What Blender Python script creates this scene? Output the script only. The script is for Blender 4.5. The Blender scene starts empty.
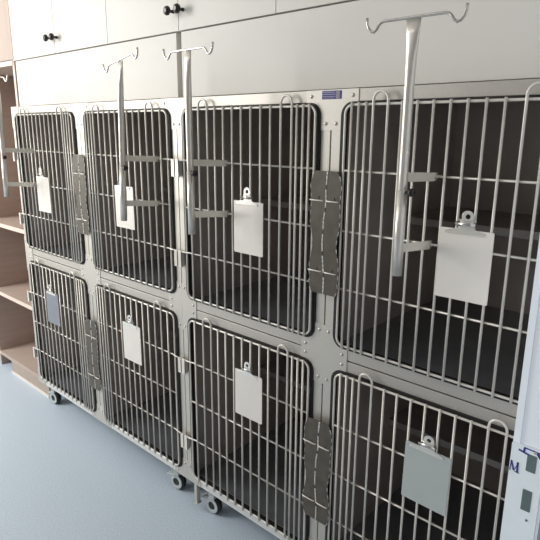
import bpy, bmesh, math, random
from mathutils import Vector, Matrix
PI = math.pi
D = 0.022                      # the floor lies 22 mm below the measuring zero
sc = bpy.context.scene
COL = sc.collection
random.seed(4)

# ------------------------------------------------------------------ materials
def mat(name, col, rough=.5, metal=0., noise=0., nscale=40., stretch=None, bump=0., spec=None, ns2=None):
    m = bpy.data.materials.new(name); m.use_nodes = True
    nt = m.node_tree; b = nt.nodes['Principled BSDF']
    b.inputs['Base Color'].default_value = (*col, 1); b.inputs['Roughness'].default_value = rough
    b.inputs['Metallic'].default_value = metal
    if spec is not None: b.inputs['Specular IOR Level'].default_value = spec
    tc = nt.nodes.new('ShaderNodeTexCoord'); mp = nt.nodes.new('ShaderNodeMapping')
    nt.links.new(tc.outputs['Object'], mp.inputs['Vector'])
    if stretch: mp.inputs['Scale'].default_value = stretch
    n = nt.nodes.new('ShaderNodeTexNoise'); n.inputs['Scale'].default_value = nscale; n.inputs['Detail'].default_value = 4
    nt.links.new(mp.outputs['Vector'], n.inputs['Vector'])
    r = nt.nodes.new('ShaderNodeValToRGB')
    lo = [max(0, c*(1-noise)) for c in col]; hi = [min(1, c*(1+noise)) for c in col]
    r.color_ramp.elements[0].color = (*lo, 1); r.color_ramp.elements[1].color = (*hi, 1)
    r.color_ramp.elements[0].position = .3; r.color_ramp.elements[1].position = .7
    nt.links.new(n.outputs['Fac'], r.inputs['Fac']); nt.links.new(r.outputs['Color'], b.inputs['Base Color'])
    if bump:
        bp = nt.nodes.new('ShaderNodeBump'); bp.inputs['Strength'].default_value = bump; bp.inputs['Distance'].default_value = .002
        nt.links.new(n.outputs['Fac'], bp.inputs['Height']); nt.links.new(bp.outputs['Normal'], b.inputs['Normal'])
    return m
M = dict(
    steel=mat('brushed_steel', (.60, .57, .525), .50, .75, .05, 60, (1, 1, 14)),
    steelh=mat('brushed_steel_level', (.54, .51, .47), .50, .75, .05, 60, (14, 1, 1)),
    railbright=mat('lightened_rail', (.74, .73, .71), .5, .35, .03, 40, (14, 1, 1)),  # bottom rail steel, colour lightened to stand in for reflected light
    wire=mat('bright_wire', (.74, .705, .65), .36, .3, .04, 30),
    hook=mat('polished_steel', (.62, .60, .57), .22, 1., .04, 30),
    tube=mat('tube_steel', (.74, .70, .65), .34, .65, .04, 30),
    strap=mat('strap_steel', (.78, .74, .66), .45, .2, .04, 30),
    hinge=mat('hinge_steel', (.105, .092, .075), .5, .35, .16, 45),
    hinge_glint=mat('hinge_glint', (.8, .78, .74), .4, .6, .3, 300),
    rivet=mat('rivet_steel', (.62, .59, .56), .3, .9, .05, 90),
    liner=mat('dark_liner', (.52, .465, .43), .38, .35, .15, 5, None, 0, .5),
    ledge=mat('ledge_steel', (.36, .335, .32), .4, .4, .15, 9),
    tray=mat('tray_steel', (.24, .25, .27), .32, .5, .15, 9),
    rubber=mat('black_rubber', (.012, .011, .011), .6, 0, .2, 60),
    shell=mat('outer_sheet', (.55, .54, .53), .4, .8, .05, 20),
    plate=mat('white_sheet', (.82, .775, .725), .45, .15, .02, 12),
    platecool=mat('cool_sheet', (.25, .262, .30), .42, .25, .03, 12),
    plategrey=mat('grey_sheet', (.50, .545, .53), .45, .15, .03, 12),
    clip=mat('nickel_clip', (.80, .78, .74), .28, .55, .05, 60),
    white=mat('white_laminate', (.775, .745, .70), .5, 0, .008, 3),
    gap=mat('beige_gap', (.46, .42, .38), .6, 0, .03, 20),
    black=mat('black_knob', (.012, .010, .009), .3, 0, .2, 60),
    wood=mat('taupe_laminate', (.44, .345, .30), .55, 0, .06, 5, (1, 1, 9)),
    woodtop=mat('pale_laminate', (.45, .36, .31), .55, 0, .05, 5, (9, 1, 1)),
    band=mat('pale_edge_band', (.72, .60, .525), .5, 0, .03, 30),
    kick=mat('beige_kick', (.40, .325, .275), .5, 0, .05, 8, (8, 1, 1)),
    floor=mat('speckled_vinyl', (.54, .625, .725), .42, 0, .14, 210, None, .05),
    wall=mat('white_paint', (.78, .76, .72), .7, 0, .02, 8),
    doorw=mat('white_door_paint', (.82, .86, .92), .45, 0, .015, 8),
    strike=mat('white_lock_plate', (.80, .86, .90), .38, .1, .02, 60),
    strikehole=mat('green_grey_recess', (.11, .15, .15), .5, .1, .1, 60),
    ink=mat('blue_ink', (.035, .03, .22), .5, 0, .2, 200),
    sticker=mat('blue_sticker', (.055, .045, .21), .4, 0, .1, 200),
    stickerline=mat('pale_print', (.42, .40, .55), .4, 0, .1, 200),
    stickergrey=mat('grey_print', (.30, .27, .30), .4, 0, .15, 200),
    cast=mat('caster_grey', (.52, .56, .57), .4, .1, .05, 40),
    castdark=mat('caster_black', (.014, .014, .016), .5, 0, .1, 40),
)
# a very slight speckle for the vinyl floor
nt = M['floor'].node_tree; b = nt.nodes['Principled BSDF']

# ------------------------------------------------------------------ geometry
class B:
    def __init__(s): s.v = []; s.f = []; s.sm = []
    def add(s, vs, fs, smooth=False):
        o = len(s.v); s.v += [tuple(p) for p in vs]
        for f in fs: s.f.append([o+i for i in f]); s.sm.append(smooth)
        return s
    def box(s, x0, x1, y0, y1, z0, z1):
        return s.add([(x0,y0,z0),(x1,y0,z0),(x1,y1,z0),(x0,y1,z0),(x0,y0,z1),(x1,y0,z1),(x1,y1,z1),(x0,y1,z1)],
            [(0,3,2,1),(4,5,6,7),(0,1,5,4),(1,2,6,5),(2,3,7,6),(3,0,4,7)])
    def tube(s, pts, r, n=8, closed=False, flat=None):
        pts = [Vector(p) for p in pts]; k = len(pts); rs = r if isinstance(r, list) else [r]*k
        tang = []
        for i in range(k):
            a = pts[(i-1) % k] if (closed or i > 0) else pts[i]
            c = pts[(i+1) % k] if (closed or i < k-1) else pts[i]
            tang.append((c-a).normalized())
        t0 = tang[0]; ref = Vector((0,1,0)) if abs(t0.y) < .9 else Vector((1,0,0))
        u = (ref - t0*ref.dot(t0)).normalized(); vs = []
        for i in range(k):
            t = tang[i]; u = (u - t*u.dot(t)).normalized(); w = t.cross(u)
            for j in range(n):
                a = 2*PI*j/n
                ru, rw = rs[i] if isinstance(rs[i], tuple) else (rs[i], rs[i])
                vs.append(pts[i] + u*math.cos(a)*ru + w*math.sin(a)*rw)
        fs = []
        for i in range(k if closed else k-1):
            i2 = (i+1) % k
            for j in range(n): fs.append((i*n+j, i*n+(j+1)%n, i2*n+(j+1)%n, i2*n+j))
        s.add(vs, fs, True)
        if not closed:
            o = len(s.v) - k*n
            s.f.append([o+j for j in range(n)][::-1]); s.sm.append(False)
            s.f.append([o+(k-1)*n+j for j in range(n)]); s.sm.append(False)
        return s
    def prism(s, poly, a0, a1, plane='xz'):
        n = len(poly)
        def pt(p, a): return (p[0], a, p[1]) if plane == 'xz' else ((a, p[0], p[1]) if plane == 'yz' else (p[0], p[1], a))
        return s.add([pt(p, a0) for p in poly] + [pt(p, a1) for p in poly],
            [list(range(n)), list(range(2*n-1, n-1, -1))] + [(i, (i+1)%n, n+(i+1)%n, n+i) for i in range(n)])
    def ring(s, outer, inner, y0, y1):
        n = len(outer); vs = []
        for y in (y0, y1):
            vs += [(p[0], y, p[1]) for p in outer] + [(p[0], y, p[1]) for p in inner]
        fs = []
        for i in range(n):
            j = (i+1) % n
            fs += [(i, j, n+j, n+i), (2*n+i, 3*n+i, 3*n+j, 2*n+j), (i, 2*n+i, 2*n+j, j), (n+i, n+j, 3*n+j, 3*n+i)]
        return s.add(vs, fs)
    def lathe(s, prof, c, axis='y', n=20):
        vs = []
        for (r, h) in prof:
            for j in range(n):
                a = 2*PI*j/n; p, q = r*math.cos(a), r*math.sin(a)
                if axis == 'y': vs.append((c[0]+p, c[1]+h, c[2]+q))
                elif axis == 'x': vs.append((c[0]+h, c[1]+p, c[2]+q))
                else: vs.append((c[0]+p, c[1]+q, c[2]+h))
        fs = [(i*n+j, i*n+(j+1)%n, (i+1)*n+(j+1)%n, (i+1)*n+j) for i in range(len(prof)-1) for j in range(n)]
        s.add(vs, fs, True); o = len(s.v) - len(vs)
        s.f.append([o+j for j in range(n)]); s.sm.append(False)
        s.f.append([o+(len(prof)-1)*n+j for j in range(n)]); s.sm.append(False)
        return s
    def build(s, name, m, parent=None, bevel=0, label=None):
        me = bpy.data.meshes.new(name)
        off = Vector((0, 0, D)) - (WORLD[parent.name] if parent else Vector((0, 0, 0)))
        me.from_pydata([tuple(Vector(p)+off) for p in s.v], [], s.f)
        for p, f in zip(me.polygons, s.sm): p.use_smooth = f
        bm = bmesh.new(); bm.from_mesh(me)
        bmesh.ops.recalc_face_normals(bm, faces=bm.faces)
        if bevel:
            ed = [e for e in bm.edges if len(e.link_faces) == 2 and e.calc_face_angle(0) > .6]
            bmesh.ops.bevel(bm, geom=ed, offset=bevel, segments=2, profile=.5, affect='EDGES', clamp_overlap=True)
        bm.to_mesh(me); bm.free()
        me.materials.append(m)
        o = bpy.data.objects.new(name, me); COL.objects.link(o)
        if parent: o.parent = parent
        WORLD[o.name] = WORLD[parent.name] if parent else Vector((0, 0, 0))
        if label: o['label'] = label
        return o
WORLD = {}
def tag(o, label=None, cat=None, group=None, kind=None):
    for k, v in (('label', label), ('category', cat), ('group', group), ('kind', kind)):
        if v: o[k] = v
    return o
def empty(name, loc, label, cat, group=None):
    o = bpy.data.objects.new(name, None); COL.objects.link(o)
    o.empty_display_size = .05
    o.location = (loc[0], loc[1], loc[2]+D); WORLD[o.name] = Vector(o.location)
    return tag(o, label, cat, group)
def copy_tree(o, parent=None):
    c = o.copy(); COL.objects.link(c); c.parent = parent
    for ch in KIDS(o): copy_tree(ch, c)
    return c
def KIDS(o): return [x for x in bpy.data.objects if x.parent == o]
def arc(cx, cz, r, a0, a1, n=6):
    return [(cx+r*math.cos(a0+(a1-a0)*i/n), cz+r*math.sin(a0+(a1-a0)*i/n)) for i in range(n+1)]
def rr(x0, x1, z0, z1, r, n=6):
    return arc(x0+r, z0+r, r, PI, 1.5*PI, n) + arc(x1-r, z0+r, r, 1.5*PI, 2*PI, n) + arc(x1-r, z1-r, r, 0, .5*PI, n) + arc(x0+r, z1-r, r, .5*PI, PI, n)

# ------------------------------------------------------------------ setting
def struct(name, b, m, parent=None):
    o = b.build(name, m, parent)
    if not parent: tag(o, kind='structure')
    return o
FX0, FX1, FY0, FY1, CZ = -1.5, 3.3, -3.4, .76, 2.62
o = struct('floor', B().box(FX0-.1, FX1+.1, FY0-.1, FY1+.1, -.082, -D), M['floor'])
o = struct('wall_back', B().box(FX0-.1, FX1+.1, FY1, FY1+.1, -D, CZ), M['wall'])
o = struct('wall_left', B().box(FX0-.1, FX0, FY0-.1, FY1, -D, CZ), M['wall'])
o = struct('ceiling', B().box(FX0-.1, FX1+.1, FY0-.1, FY1+.1, CZ, CZ+.1), M['wall'])

# door leaf standing open at the right edge of the view, its lock edge towards the camera
dr = struct('door_1', B().box(2.2975, 2.331, -.51, .30, -.012, 2.05), M['doorw'])
lip = B().box(2.2965, 2.3032, -.5115, -.508, .9795-.0245, 2.04).build('edge_strip', M['doorw'], dr)
pl = B()
poly = rr(2.2962, 2.3285, .70, .9600, .002, 3)
pl.prism(poly, -.5130, -.509)
lk = pl.build('lock_plate', M['strike'], dr, label='white lock plate with blue printing and two oblong holes')
B().prism(rr(2.3122, 2.3215, .9335, .9525, .0008, 2), -.5134, -.5125).build('bolt_hole', M['strikehole'], lk)
B().prism(rr(2.3122, 2.3215, .8885, .9125, .0008, 2), -.5134, -.5125).build('latch_hole', M['strikehole'], lk)
B().lathe([(.0013, -.0006), (.0013, .0003)], (2.3195, -.5132, .8785), 'y', 12).build('screw', M['strikehole'], lk)
B().lathe([(.0016, -.0006), (.0016, .0003)], (2.3195, -.5132, .9563), 'y', 12).build('screw', M['rivet'], lk)
def ink(strokes, name):
    b = B()
    for (xa, za, xb, zb, w) in strokes:
        d = Vector((xb-xa, zb-za)); n = Vector((-d.y, d.x)).normalized()*w/2
        b.prism([(xa+n.x, za+n.y), (xa-n.x, za-n.y), (xb-n.x, zb-n.y), (xb+n.x, zb+n.y)], -.5136, -.5128)
    b.build(name, M['ink'], lk)
mx, mz, mw, mh = 2.2972, .9275, .0078, .0115          # the letter M
ink([(mx, mz, mx+.0008, mz+mh, .0010), (mx+.0006, mz+mh, mx+mw*.5, mz+.001, .0016), (mx+mw*.5, mz+.001, mx+mw, mz+mh, .0008),
     (mx+mw*.9, mz+mh, mx+mw*.95, mz, .0019), (mx+mw*.6, mz+.0003, mx+mw*1.2, mz-.0002, .0007)], 'printed_letter')
sx, sz = 2.3082, .9530                                 # upside-down serif stroke with a line running right
ink([(sx-.0048, sz+.0008, sx+.0058, sz-.0015, .0017), (sx+.0004, sz, sx+.0008, sz+.0052, .0020),
     (sx+.0006, sz+.0050, sx+.0175, sz+.0040, .0011), (sx+.0125, sz+.0040, sx+.0175, sz-.002, .0026)], 'printed_mark')

dr.location.x += .0045

# ------------------------------------------------------------------ cage banks
CX = [(0, .5128), (.5701, 1.0829)]
RZ = [(.75, 1.33), (.1116, .6917)]
XL, XR, TOP, BOT = -.0257, 1.1086, 1.357, .086
PITCH = 1.13426
RAD = .030
def bankobj():
    k = empty('cage_bank', (.5414, .30, -D), 'x', 'animal cage', 'steel animal cage banks on casters')
    # uprights
    for (a, c) in ((XL+.0006, 0), (.5128, .5400), (.5429, .5701), (1.0829, XR-.0014)):
        B().box(a, c, .0, .022, BOT, TOP).build('upright', M['steel'], k, .0012)
    for (a, c) in CX:
        B().box(a, c, .0, .022, 1.33, TOP).build('top_rail', M['steelh'], k, .0012)
        B().box(a, c, .0, .022, .7222, .75).build('middle_rail', M['steelh'], k, .001)
        B().box(a, c, .0, .022, .6917, .7192).build('middle_rail', M['steelh'], k, .001)
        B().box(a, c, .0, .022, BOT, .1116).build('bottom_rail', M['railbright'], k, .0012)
    # joint plates
    def plate(xl, xr, zb, zt, up, down, left, right):
        a, bb, r = .044, .047, RAD; P = []
        rd = .047 if not up else .039; bd = rd+.015
        P += [(xr+a, zb), (xr+a, zt)] if right else []
        if up:
            P += (list(reversed(arc(xr+r, zt+r, r, PI, 1.5*PI))) if right else [(xr, zt)]) + [(xr, zt+bb), (xl, zt+bb)]
            P += (list(reversed(arc(xl-r, zt+r, r, 1.5*PI, 2*PI))) if left else [(xl, zt)])
        elif not right: P += [(xr, zt)]
        P += [(xl-a, zt), (xl-a, zb)] if left else ([(xl, zt)] if not up else [])
        if down:
            P += (list(reversed(arc(xl-r, zb-r, r, 0, .5*PI))) if left else [(xl, zb)]) + [(xl, zb-bd), (xr, zb-bd)]
            P += (list(reversed(arc(xr+r, zb-r, r, .5*PI, PI))) if right else [(xr, zb)])
        else:
            if not left: P += [(xl, zb)]
            if not right: P += [(xr, zb)]
        Q = []
        for p in P:
            if not Q or (abs(p[0]-Q[-1][0])+abs(p[1]-Q[-1][1])) > 1e-6: Q.append(p)
        pb = B().prism(Q, -.0016, .0004).build('joint_plate', M['steel'], k)
        mz = (zb+zt)/2; wide = xr-xl > .04
        rv = []
        for s, x in ((right, xr+.029), (left, xl-.029)):
            if s: rv += [(x, mz-.0125), (x, mz+.0125)] if up and down else [(x, mz)]
        for s, z in ((up, zt+.031), (down, zb-rd)):
            if s: rv += [(xl+.0145, z), (xr-.0145, z)] if wide else [((xl+xr)/2, z)]
        for (x, z) in rv:
            B().lathe([(.0044, .0), (.0040, -.0012), (.0028, -.0022), (.0009, -.0028)], (x, -.0015, z), 'y', 10).build('rivet', M['rivet'], pb)
    for (xl, xr, l, r) in ((XL, 0, False, True), (.5128, .5701, True, True), (1.0829, XR-.0006, True, False)):
        plate(xl, xr, 1.33, TOP, False, True, l, r)
        plate(xl, xr, .6917, .75, True, True, l, r)
        plate(xl, xr, BOT, .1116, True, False, l, r)
    # outer sheets
    B().box(XL, XL+.0008, .022, .66, BOT, TOP).build('side_panel', M['shell'], k)
    B().box(XR-.0014, XR-.0006, .022, .66, BOT, TOP).build('side_panel', M['shell'], k)
    B().box(XL, XR-.0006, .022, .66, TOP-.0008, TOP).build('top_panel', M['shell'], k)
    B().box(XL, XR-.0006, .656, .66, BOT, TOP-.001).build('back_panel', M['shell'], k)
    B().box(XL, XR-.0006, .022, .66, BOT-.001, BOT+.0002).build('base_panel', M['shell'], k)
    mid = .54145
    for ci, (x0, x1) in enumerate(CX):
        la, lb = (XL+.0012, mid-.0012) if ci == 0 else (mid+.0012, XR-.002)
        for ri, (z0, z1) in enumerate(RZ):
            za, zb = (.7221, TOP-.002) if ri == 0 else (BOT+.001, .7199)
            b = B().add([(la,.0225,za),(lb,.0225,za),(lb,.65,za),(la,.65,za),(la,.0225,zb),(lb,.0225,zb),(lb,.65,zb),(la,.65,zb)],
                        [(0,1,2,3),(4,7,6,5),(3,2,6,7),(0,3,7,4),(1,5,6,2)])
            comp = b.build('cage_compartment', M['liner'], k)
            B().box(la+.002, lb-.002, .03, .648, za+.002, za+.010).build('floor_tray', M['tray'], comp)
            zl = z0+.284
            B().box(la+.002, lb-.002, .352, .648, zl-.003, zl).box(la+.002, lb-.002, .350, .353, zl-.020, zl).build('resting_ledge', M['ledge'], comp)
            # rubber seal round the opening
            B().ring(rr(x0, x1, z0, z1, RAD), rr(x0+.0095, x1-.0085, z0+.0085, z1-.0085, RAD-.0085), -.0032, .012).build('door_seal', M['rubber'], k)
            # wire door
            fr = rr(x0+.0165, x1-.0105, z0+.0105, z1-.0075, .020)
            dpar = B().tube([(p[0], -.0095, p[1]) for p in fr], .0029, 8, True).build('cage_door', M['wire'], k)
            hx = (lambda h: x1-h+.004) if ci == 0 else (lambda h: x0+h+.0055)
            zt, zb_ = z1-.0070, z0+.0095
            for h in (.030, .048, .067, .153, .187, .222, .257, .291, .326, .360):
                B().tube([(hx(h), -.0135, zb_-.0035), (hx(h), -.0135, zt+.0045)], .0029, 8).build('bar', M['wire'], dpar)
            for (h1, h2) in (((.083, .118), (.391, .428)) if ci == 0 else ((.085, .120), (.396, .432))):
                xa, xb = sorted((hx(h1), hx(h2))); r = (xb-xa)/2; c = (xa+xb)/2
                pts = [(xa, -.0135, zb_-.0035)] + [(p[0], -.0135, p[1]) for p in arc(c, z1+.0165-r+.002, r, PI, 0, 10)] + [(xb, -.0135, zb_-.0035)]
                B().tube(pts, .0029, 8).build('hanging_loop', M['wire'], dpar)
            B().tube([(hx(.468), -.0135, zb_-.0035), (hx(.468), -.0135, zt+.0045)], .0029, 8).build('bar', M['wire'], dpar)
            sgn = -1 if ci == 0 else 1
            for q, zc in enumerate((z0+.430, z0+.2915, z0+.1525)):
                end = hx(.5128-.0128)
                if q == 1: pts = [(hx(.0128), -.0087, zc), (end, -.0087, zc)]
                else: pts = [(hx(.0128), -.0087, zc), (hx(.485), -.0087, zc), (end+sgn*.004, -.013, zc), (end+sgn*.028, -.0135, zc)]
                cbar = B().tube(pts, .0026, 8).build('crossbar', M['wire'], dpar)
                if q != 1:
                    ex = end + sgn*.028
                    B().box(ex-.0075, ex+.0075, -.0175, -.011, zc-.050, zc+.0025).box(ex-.0075, ex-.006, -.0175, -.003, zc-.046, zc-.004).box(ex+.006, ex+.0075, -.0175, -.003, zc-.046, zc-.004).build('latch_hook', M['wire'], dpar, .001)
    # hinge plates over the middle uprights
    for ri, (z0, z1) in enumerate(RZ):
        zlo, zhi = z0+.132, z0+.427
        for (e0, e1, s) in ((.5440, .5030, -1), (.5458, .5900, 1)):
            n = 28; inn = []; out = []
            for i in range(n+1):
                t = i/n; z = zlo+(zhi-zlo)*t
                wave = .0065*math.exp(-((t-.42)/.15)**2) + .0016*math.sin(t*19+ri) * (1 if .1 < t < .9 else 0)
                cut = .011*max(0, (t-.90)/.10)**1.6 + .008*max(0, (.07-t)/.07)**1.6
                fold = .0035*math.sin(t*9+.8) + .007*max(0, (t-.86)/.14) - .002*math.exp(-((t-.62)/.05)**2)
                out.append((e1 - s*(wave+cut), z))
                inn.append((e0 + fold, z))
            poly = inn + out[::-1]
            hp = B().prism(poly, -.0195, -.0165).build('hinge_plate', M['hinge'], k)
            # painted glint: pale dashes along the inner edge of the plate
            e = B()
            for i in range(n):
                if i % 5 == 4: continue
                p, q = inn[i], inn[i+1]
                e.tube([(p[0], -.0197, p[1]), (q[0], -.0197, q[1])], .0009, 6)
            e.build('edge_glint', M['hinge_glint'], hp)
            e = B()  # the same painted glint, along the outer edge
            for i in range(n):
                if i % 4 in (1, 3): continue
                p, q = out[i], out[i+1]
                e.tube([(p[0], -.0190, p[1]), (q[0], -.0190, q[1])], .0008, 6)
            e.build('edge_glint', M['hinge_glint'], hp)
            for zc in (zlo+.226, zlo+.055):
                xa, xb = (.5128-.0125, e0-.004) if s < 0 else (e0+.004, .5701+.0125)
                pts = [(xa, -.0205, zc), (xb, -.0205, zc)]
                B().tube([(xa, -.012, zc), (xa, -.0195, zc), (xa*.9+xb*.1, -.0212, zc), (xa*.1+xb*.9, -.0212, zc), (xb, -.0195, zc), (xb, -.0165, zc)], .0017, 8).build('hinge_wire', M['wire'], hp)
                sl = B()
                sl.tube([(xa*.3+xb*.7, -.0199, zc+.002+.004*j) for j in range(3)], .0008, 5)
                sl.build('hinge_pin', M['castdark'], hp)
    # casters
    def caster(x, y, turn):
        c = B().lathe([(.0055, -.015), (.0055, .052)], (x, y, .028), 'z', 10)
        c.box(x-.020, x+.020, y-.020, y+.020, BOT-.0075, BOT-.001)
        cs = c.build('caster', M['cast'], k)
        ca, sa = math.cos(turn), math.sin(turn)
        ax, az = x, .0105
        f = B()
        for sy in (-.0135, .0125):            # a round shield on each side of the wheel, with a hole for the hub
            o_, i_ = arc(ax, az, .0275, 0, 2*PI, 24)[:-1], arc(ax, az, .0150, 0, 2*PI, 24)[:-1]
            f.ring(o_, i_, y+sy-.0015, y+sy+.0015)
            f.prism([(ax-.013, az+.020), (ax+.013, az+.020), (ax+.010, BOT-.030), (ax-.010, BOT-.030)], y+sy-.0015, y+sy+.0015)
        f.box(ax-.013, ax+.013, y-.015, y+.014, BOT-.036, BOT-.028)
        f.box(ax-.017, ax+.017, y-.012, y+.012, az+.0332, az+.036)
        fo = f.build('fork', M['cast'], cs, .0008)
        wb = B().lathe([(.020, -.0095), (.0305, -.0085), (.0325, -.005), (.0325, .004), (.0305, .0075), (.020, .0085)], (ax, y, az), 'y', 28)
        wh = wb.build('wheel', M['castdark'], cs)
        B().lathe([(.0148, -.0125), (.0148, .0115)], (ax, y, az), 'y', 18).build('hub', M['castdark'], cs)
        B().prism([(ax-.012, az+.026), (ax-.040, az+.022), (ax-.052, az+.014), (ax-.051, az+.009), (ax-.034, az+.014), (ax-.012, az+.018)], y-.011, y+.011).build('brake_pedal', M['cast'], cs, .0008)
        for o in [cs]+KIDS(cs):
            me = o.data
            cen = Vector((x, y, 0)) + Vector((0, 0, D)) - WORLD[k.name]
            for v in me.vertices:
                dx, dy = v.co.x-cen.x, v.co.y-cen.y
                v.co.x, v.co.y = cen.x+dx*ca-dy*sa, cen.y+dx*sa+dy*ca
    caster(.050, .040, .10); caster(1.002, .040, .15); caster(.058, .60, .1); caster(1.018, .60, .1)
    return k
bank = bankobj()
bank2 = copy_tree(bank)
bank2.location.x += PITCH; WORLD[bank2.name] = Vector(bank2.location)
tag(bank, 'left bank of four barred stainless steel cages, beside the brown shelving unit')
tag(bank2, 'right bank of four barred steel cages with a small blue sticker on top')
# the things only the right bank shows
st = B().box(1.6490, 1.7030, -.0024, -.0015, 1.3365, 1.3545).build('sticker', M['sticker'], bank2, label='small blue sticker with pale printed lines')
for i, (a, c, z, h) in enumerate(((1.652, 1.686, 1.3508, .0012), (1.650, 1.687, 1.3465, .0013), (1.651, 1.687, 1.3418, .0011), (1.654, 1.680, 1.3388, .0008))):
    B().box(a, c, -.0027, -.0023, z, z+h).build('printed_line', M['stickerline'], st)
B().box(1.6885, 1.6985, -.0027, -.0023, 1.3375, 1.3535).build('printed_panel', M['stickergrey'], st)
for ch in KIDS(bank2):
    if ch.name.startswith('caster'):
        xs = [v.co.x for v in ch.data.vertices]
        if max(xs) < 0 and min(v.co.y for v in ch.data.vertices) < -.2: ch.location.x += .014
lg = B().box(1.138, 1.152, .002, .018, .010, BOT-.0012).box(1.134, 1.156, -.001, .021, .006, .010)
lg.build('foot_post', M['steel'], bank2, .001)

# ------------------------------------------------------------------ clipboards
def clipboard():
    x0, z0, w, h = 0, 0, .1085, .143
    k = empty('clipboard', (w/2, -.020, z0-D), 'x', 'clipboard', 'blank sheet metal clipboards hung on the cage doors')
    k.location = (0, 0, 0); WORLD[k.name] = Vector((0, 0, D))     # local origin: lower left back corner of the board
    B().prism(rr(0, w, 0, h, .003, 3), -.0022, 0).build('board', M['plate'], k)
    c = B()
    zz = h-.010
    prof = [(.010, zz), (w-.018, zz), (w-.018, zz+.006), (w-.028, zz+.009)]
    prof += [(w*.5+.016-.002*math.sin(i/5*PI), zz+.012+.018*i/5) for i in range(6)]
    prof += [(w*.5-.016+.002*math.sin(i/5*PI), zz+.012+.018*i/5) for i in range(5, -1, -1)]
    prof += [(.020, zz+.009), (.010, zz+.006)]
    c.prism(prof, -.0042, -.0024)
    cl = c.build('clip', M['clip'], k, .0005)
    B().tube([(w*.5-.020, -.0075, h+.011), (w*.5+.020, -.0075, h+.011)], .0042, 10).build('spring', M['hook'], cl)
    o_ = arc(.0, .0, .0125, 0, 2*PI, 20)[:-1]; i_ = arc(.0, .001, .0048, 0, 2*PI, 20)[:-1]
    lv = B().ring([(w*.5+.004+p[0], h+.0255+p[1]) for p in o_], [(w*.5+.004+p[0], h+.0255+p[1]) for p in i_], -.010, -.0085)
    lv.prism([(w*.5-.015, h+.009), (w*.5+.019, h+.009), (w*.5+.0145, h+.0195), (w*.5-.0055, h+.0195)], -.010, -.0085)
    lv.build('lever', M['clip'], cl, .0004)
    B().box(w*.5-.008, w*.5+.008, -.0002, .0005, h-.03, h-.01).build('hanger', M['hook'], k)
    return k
cb0 = clipboard()
CB = [(.1905, .935, 'plate', 0, 'white clipboard on the upper cage nearest the shelving unit, first from left in upper row'),
      (.780, .940, 'plate', 0, 'white clipboard partly behind a stand pole, second from left in upper row'),
      (1.371, .941, 'plate', 0, 'pale clipboard hung on the upper cage door left of the blue sticker'),
      (1.969, .940, 'plate', 0, 'pale beige clipboard on the rightmost upper cage door, beside the largest stand'),
      (.178, .444, 'platecool', 0, 'bluish grey clipboard on the lower cage nearest the shelving unit'),
      (.779, .449, 'plate', 0, 'pale grey clipboard on the second lower cage from the left'),
      (1.3705, .449, 'plate', 0, 'pale grey clipboard on the third lower cage from the left'),
      (1.928, .446, 'plategrey', .012, 'grey green clipboard hanging slightly askew on the rightmost lower cage door')]
vars_ = {}
for i, (x, z, mk, tilt, lab) in enumerate(CB):
    k = cb0 if i == 0 else copy_tree(cb0)
    k.location = (x, -.0170, z+D); k.rotation_euler = (0, tilt, 0)
    k['label'] = lab
    if mk != 'plate':
        for ch in KIDS(k):
            if ch.name.startswith('board'):
                ch.data = ch.data.copy(); ch.data.materials[0] = M[mk]

# ------------------------------------------------------------------ infusion stands hooked on the crossbars
def stand():
    k = empty('infusion_stand', (0, 0, 1.0), 'x', 'infusion stand', 'hooked infusion stands bracketed to the upper cage doors')
    Y = -.1285                                            # pole axis, measured from the door crossbar at y 0
    n = 30; pts = []; rad = []
    for z, ru, rw in ((1.006, .0088, .0088), (1.20, .0088, .0088), (1.34, .0088, .0088), (1.39, .0078, .0102), (1.43, .0045, .0132), (1.4535, .0022, .0146)):
        pts.append((0, Y, z)); rad.append((ru, rw))
    B().tube(pts, rad, 20).build('pole', M['tube'], k)
    B().tube([(0, Y, 1.000), (0, Y, 1.162)], .0098, 20).build('pole_sleeve', M['tube'], k)
    zb = 1.4565
    P = [(-.0945, 1.4655), (-.0935, 1.4560), (-.0905, 1.4480), (-.0850, 1.4420), (-.0790, 1.4405), (-.0735, 1.4440), (-.0690, 1.4510), (-.0640, 1.4550), (-.0570, zb)]
    H = P + [(-p[0], p[1]) for p in P[::-1]]
    B().tube([(p[0], Y, p[1]) for p in H], .0027, 8).build('hook_bar', M['hook'], k)
    for zc, up in ((1.18, .006), (1.0415, .011)):
        poly = [(Y+.008, zc+up+.0075), (Y+.008, zc+up-.0095), (-.0032, zc-.0095), (-.0032, zc+.0030), (.0032, zc+.0030), (.0032, zc-.006), (.0050, zc-.006), (.0050, zc+.0075)]
        B().prism(poly, -.0012, .0012, 'yz').build('bracket', M['strap'], k, .0003)
    kb = B().lathe([(.0030, .009), (.0030, .016), (.0068, .017), (.0078, .020), (.0070, .026), (.003, .027)], (.0, Y-.004, 1.159), 'x', 14)
    kb.build('clamp_knob', M['black'], k)
    return k
s0 = stand()
SX = [(.1705, 'hooked infusion stand at the left edge of the photo, beside the shelving unit'),
      (1.0135, 'hooked infusion stand whose foot overlaps a white clipboard'),
      (1.3345, 'hooked infusion stand in front of the upright between the two cage banks'),
      (1.9455, 'largest and rightmost hooked infusion stand, on the cage below the white cabinets')]
for i, (x, lab) in enumerate(SX):
    k = s0 if i == 0 else copy_tree(s0)
    k.location = (x, -.0087, 1.0+D); k['label'] = lab
    k.rotation_euler = (0, .055 if i < 2 else 0, 0)
    if i == 1:                                            # its hook bar is knocked askew
        hb = [c for c in KIDS(k) if c.name.startswith('hook_bar')][0]
        pv = Vector((0, -.1285, .4565))
        hb.matrix_local = Matrix.Translation(pv) @ Matrix.Rotation(-.04, 4, 'Z') @ Matrix.Rotation(-.21, 4, 'Y') @ Matrix.Translation(-pv)

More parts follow.
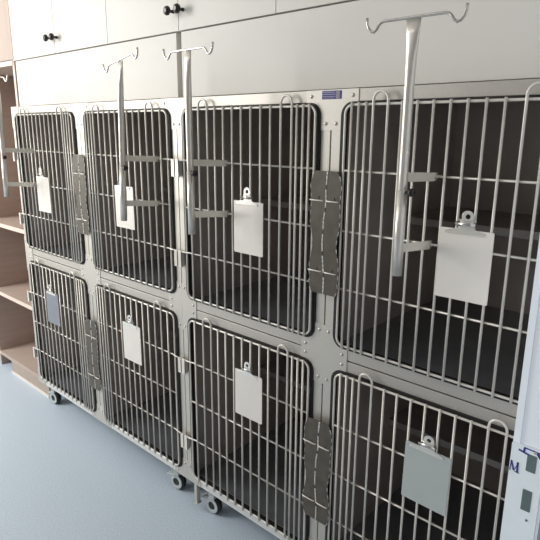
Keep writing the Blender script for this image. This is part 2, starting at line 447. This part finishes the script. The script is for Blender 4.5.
# ------------------------------------------------------------------ white wall cabinets over the cages
Yc = .045
def wall_cabinet(xa, xb, lab):
    xm = (xa+xb)/2
    k = empty('wall_cabinet', ((xa+xb)/2, .4, 1.548), lab, 'cabinet', 'white wall cabinets above the cages')
    B().box(xa+.0006, xb-.0006, Yc+.019, FY1-.001, 1.549, 2.30).build('body', M['white'], k)
    for (a, c, kx) in ((xa, xm, xm-.023), (xm, xb, xm+.023)):
        d = B().box(a+.0011, c-.0011, Yc, Yc+.018, 1.5495, 2.299).build('door', M['white'], k, .0008)
        B().lathe([(.0055, .0), (.0050, -.004), (.0040, -.011), (.0065, -.015), (.0125, -.019), (.0135, -.023), (.0115, -.028), (.006, -.031)], (kx, Yc, 1.604), 'y', 18).build('knob', M['black'], d)
CABX = [-.084, .688, 1.460, 2.232]
wall_cabinet(-.058, .688, 'white double-door wall cabinet next to the brown shelving unit')
wall_cabinet(.688, 1.460, 'white double-door wall cabinet with two black knobs above the cage bank seam')
wall_cabinet(1.460, 2.232, 'white wall cabinet at the top right, above the rightmost cages')
def filler(xa, xb, lab):
    o = B().box(xa, xb, Yc+.001, Yc+.020, 1.3625, 1.5455).build('filler_panel', M['white'], None, .0008)
    tag(o, lab, 'panel', 'white panels between the cages and the cabinets')
filler(-.045, 1.0605, 'long white panel over the left cage bank, under the wall cabinets')
filler(1.0835, 2.232, 'long white panel over the right cage bank, under the wall cabinets')
o = B().box(-.045, 2.232, Yc+.022, Yc+.040, 1.3605, 1.548).build('trim_1', M['gap']); tag(o, kind='structure')

# ------------------------------------------------------------------ shelving unit at the left
sxa, sxb, sya, syb = -.62, -.0595, .0455, .285
k = empty('shelving_unit', ((sxa+sxb)/2, .15, -D), 'open brown shelving unit with pale edges left of the cages', 'shelf')
for a in (sxa, sxb-.018):
    p = B().box(a, a+.018, sya+(.0192 if a != sxa else .0012), syb, -D, .043).box(a, a+.018, sya+.0012, syb, .043, 2.30).build('side_panel', M['wood'], k)
    B().box(a, a+.018, sya, sya+.0012, .043, 1.533).build('edge_band', M['band'], p)
B().box(sxa+.018, sxb-.018, syb-.006, syb, -D, 2.30).build('back_panel', M['wood'], k)
for z in (.063, .426, .805, 1.553, 1.93):
    s = B().box(sxa+.018, sxb-.018, sya+.0012, syb-.006, z-.020, z).build('shelf', M['woodtop'], k)
    B().box(sxa+.018, sxb-.018, sya, sya+.0012, z-.020, z).build('edge_band', M['band' if z > .1 else 'woodtop'], s)
B().box(sxa, sxb, sya, syb, 2.282, 2.30).build('top_panel', M['wood'], k)
kb = B().box(-.46, -.0295, sya+.001, sya+.018, -D, .043).build('kickboard', M['kick'], k)
B().box(-.46, -.0295, sya-.006, sya+.001, -D, -D+.007).build('sealing_strip', M['plate'], kb)
B().box(sxa+.001, sxb-.0008, sya-.0005, sya+.0011, 1.556, 2.281).build('door', M['woodtop'], k, label='closed pale beige door over the top compartment')

# ------------------------------------------------------------------ light
def area(name, loc, target, sx, sy, power, col):
    l = bpy.data.lights.new(name, 'AREA'); l.shape = 'RECTANGLE'; l.size = sx; l.size_y = sy; l.energy = power; l.color = col
    o = bpy.data.objects.new(name, l); COL.objects.link(o); o.location = loc
    o.rotation_euler = (Vector(target)-Vector(loc)).to_track_quat('-Z', 'Y').to_euler()
    return o
area('window_light', (-1.05, -1.55, 1.62), (.0, .0, 1.0), 1.2, 1.7, 63, (1, .99, .95))
sp = bpy.data.lights.new('door_fill_spot', 'SPOT'); sp.energy = 72; sp.spot_size = math.radians(17); sp.spot_blend = .5; sp.shadow_soft_size = .12; sp.color = (.90, .95, 1)  # unseen fill spot, added to brighten the lock edge of the door
so = bpy.data.objects.new('door_fill_spot', sp); COL.objects.link(so); so.location = (2.45, -2.9, 1.25)
so.rotation_euler = (Vector((2.43, -.51, 1.02))-so.location).to_track_quat('-Z', 'Y').to_euler()
area('ceiling_light', (.6, -2.0, 2.58), (.6, -1.5, 0), 1.6, .8, 8, (1, .98, .95))
w = bpy.data.worlds.new('world'); sc.world = w; w.use_nodes = True
bg = w.node_tree.nodes['Background']; bg.inputs['Color'].default_value = (1.0, .985, .94, 1); bg.inputs['Strength'].default_value = .23

# ------------------------------------------------------------------ camera
cam = bpy.data.cameras.new('camera'); co = bpy.data.objects.new('camera', cam); COL.objects.link(co)
R = Vector((0.73380662, 0.67931206, 0.00793491)); U = Vector((-0.1712903, 0.17370336, 0.96978697)); F = Vector((-0.65740967, 0.71299528, -0.24382424))
mtx = Matrix(((R.x, U.x, -F.x, 2.4595873), (R.y, U.y, -F.y, -1.0525878), (R.z, U.z, -F.z, 1.2648324+D), (0, 0, 0, 1)))
co.matrix_world = mtx
cam.sensor_width = 36; cam.lens = 551.70729/540*36; cam.clip_start = .02
sc.camera = co
sc.view_settings.view_transform = 'Standard'; sc.view_settings.look = 'None'; sc.view_settings.exposure = 0
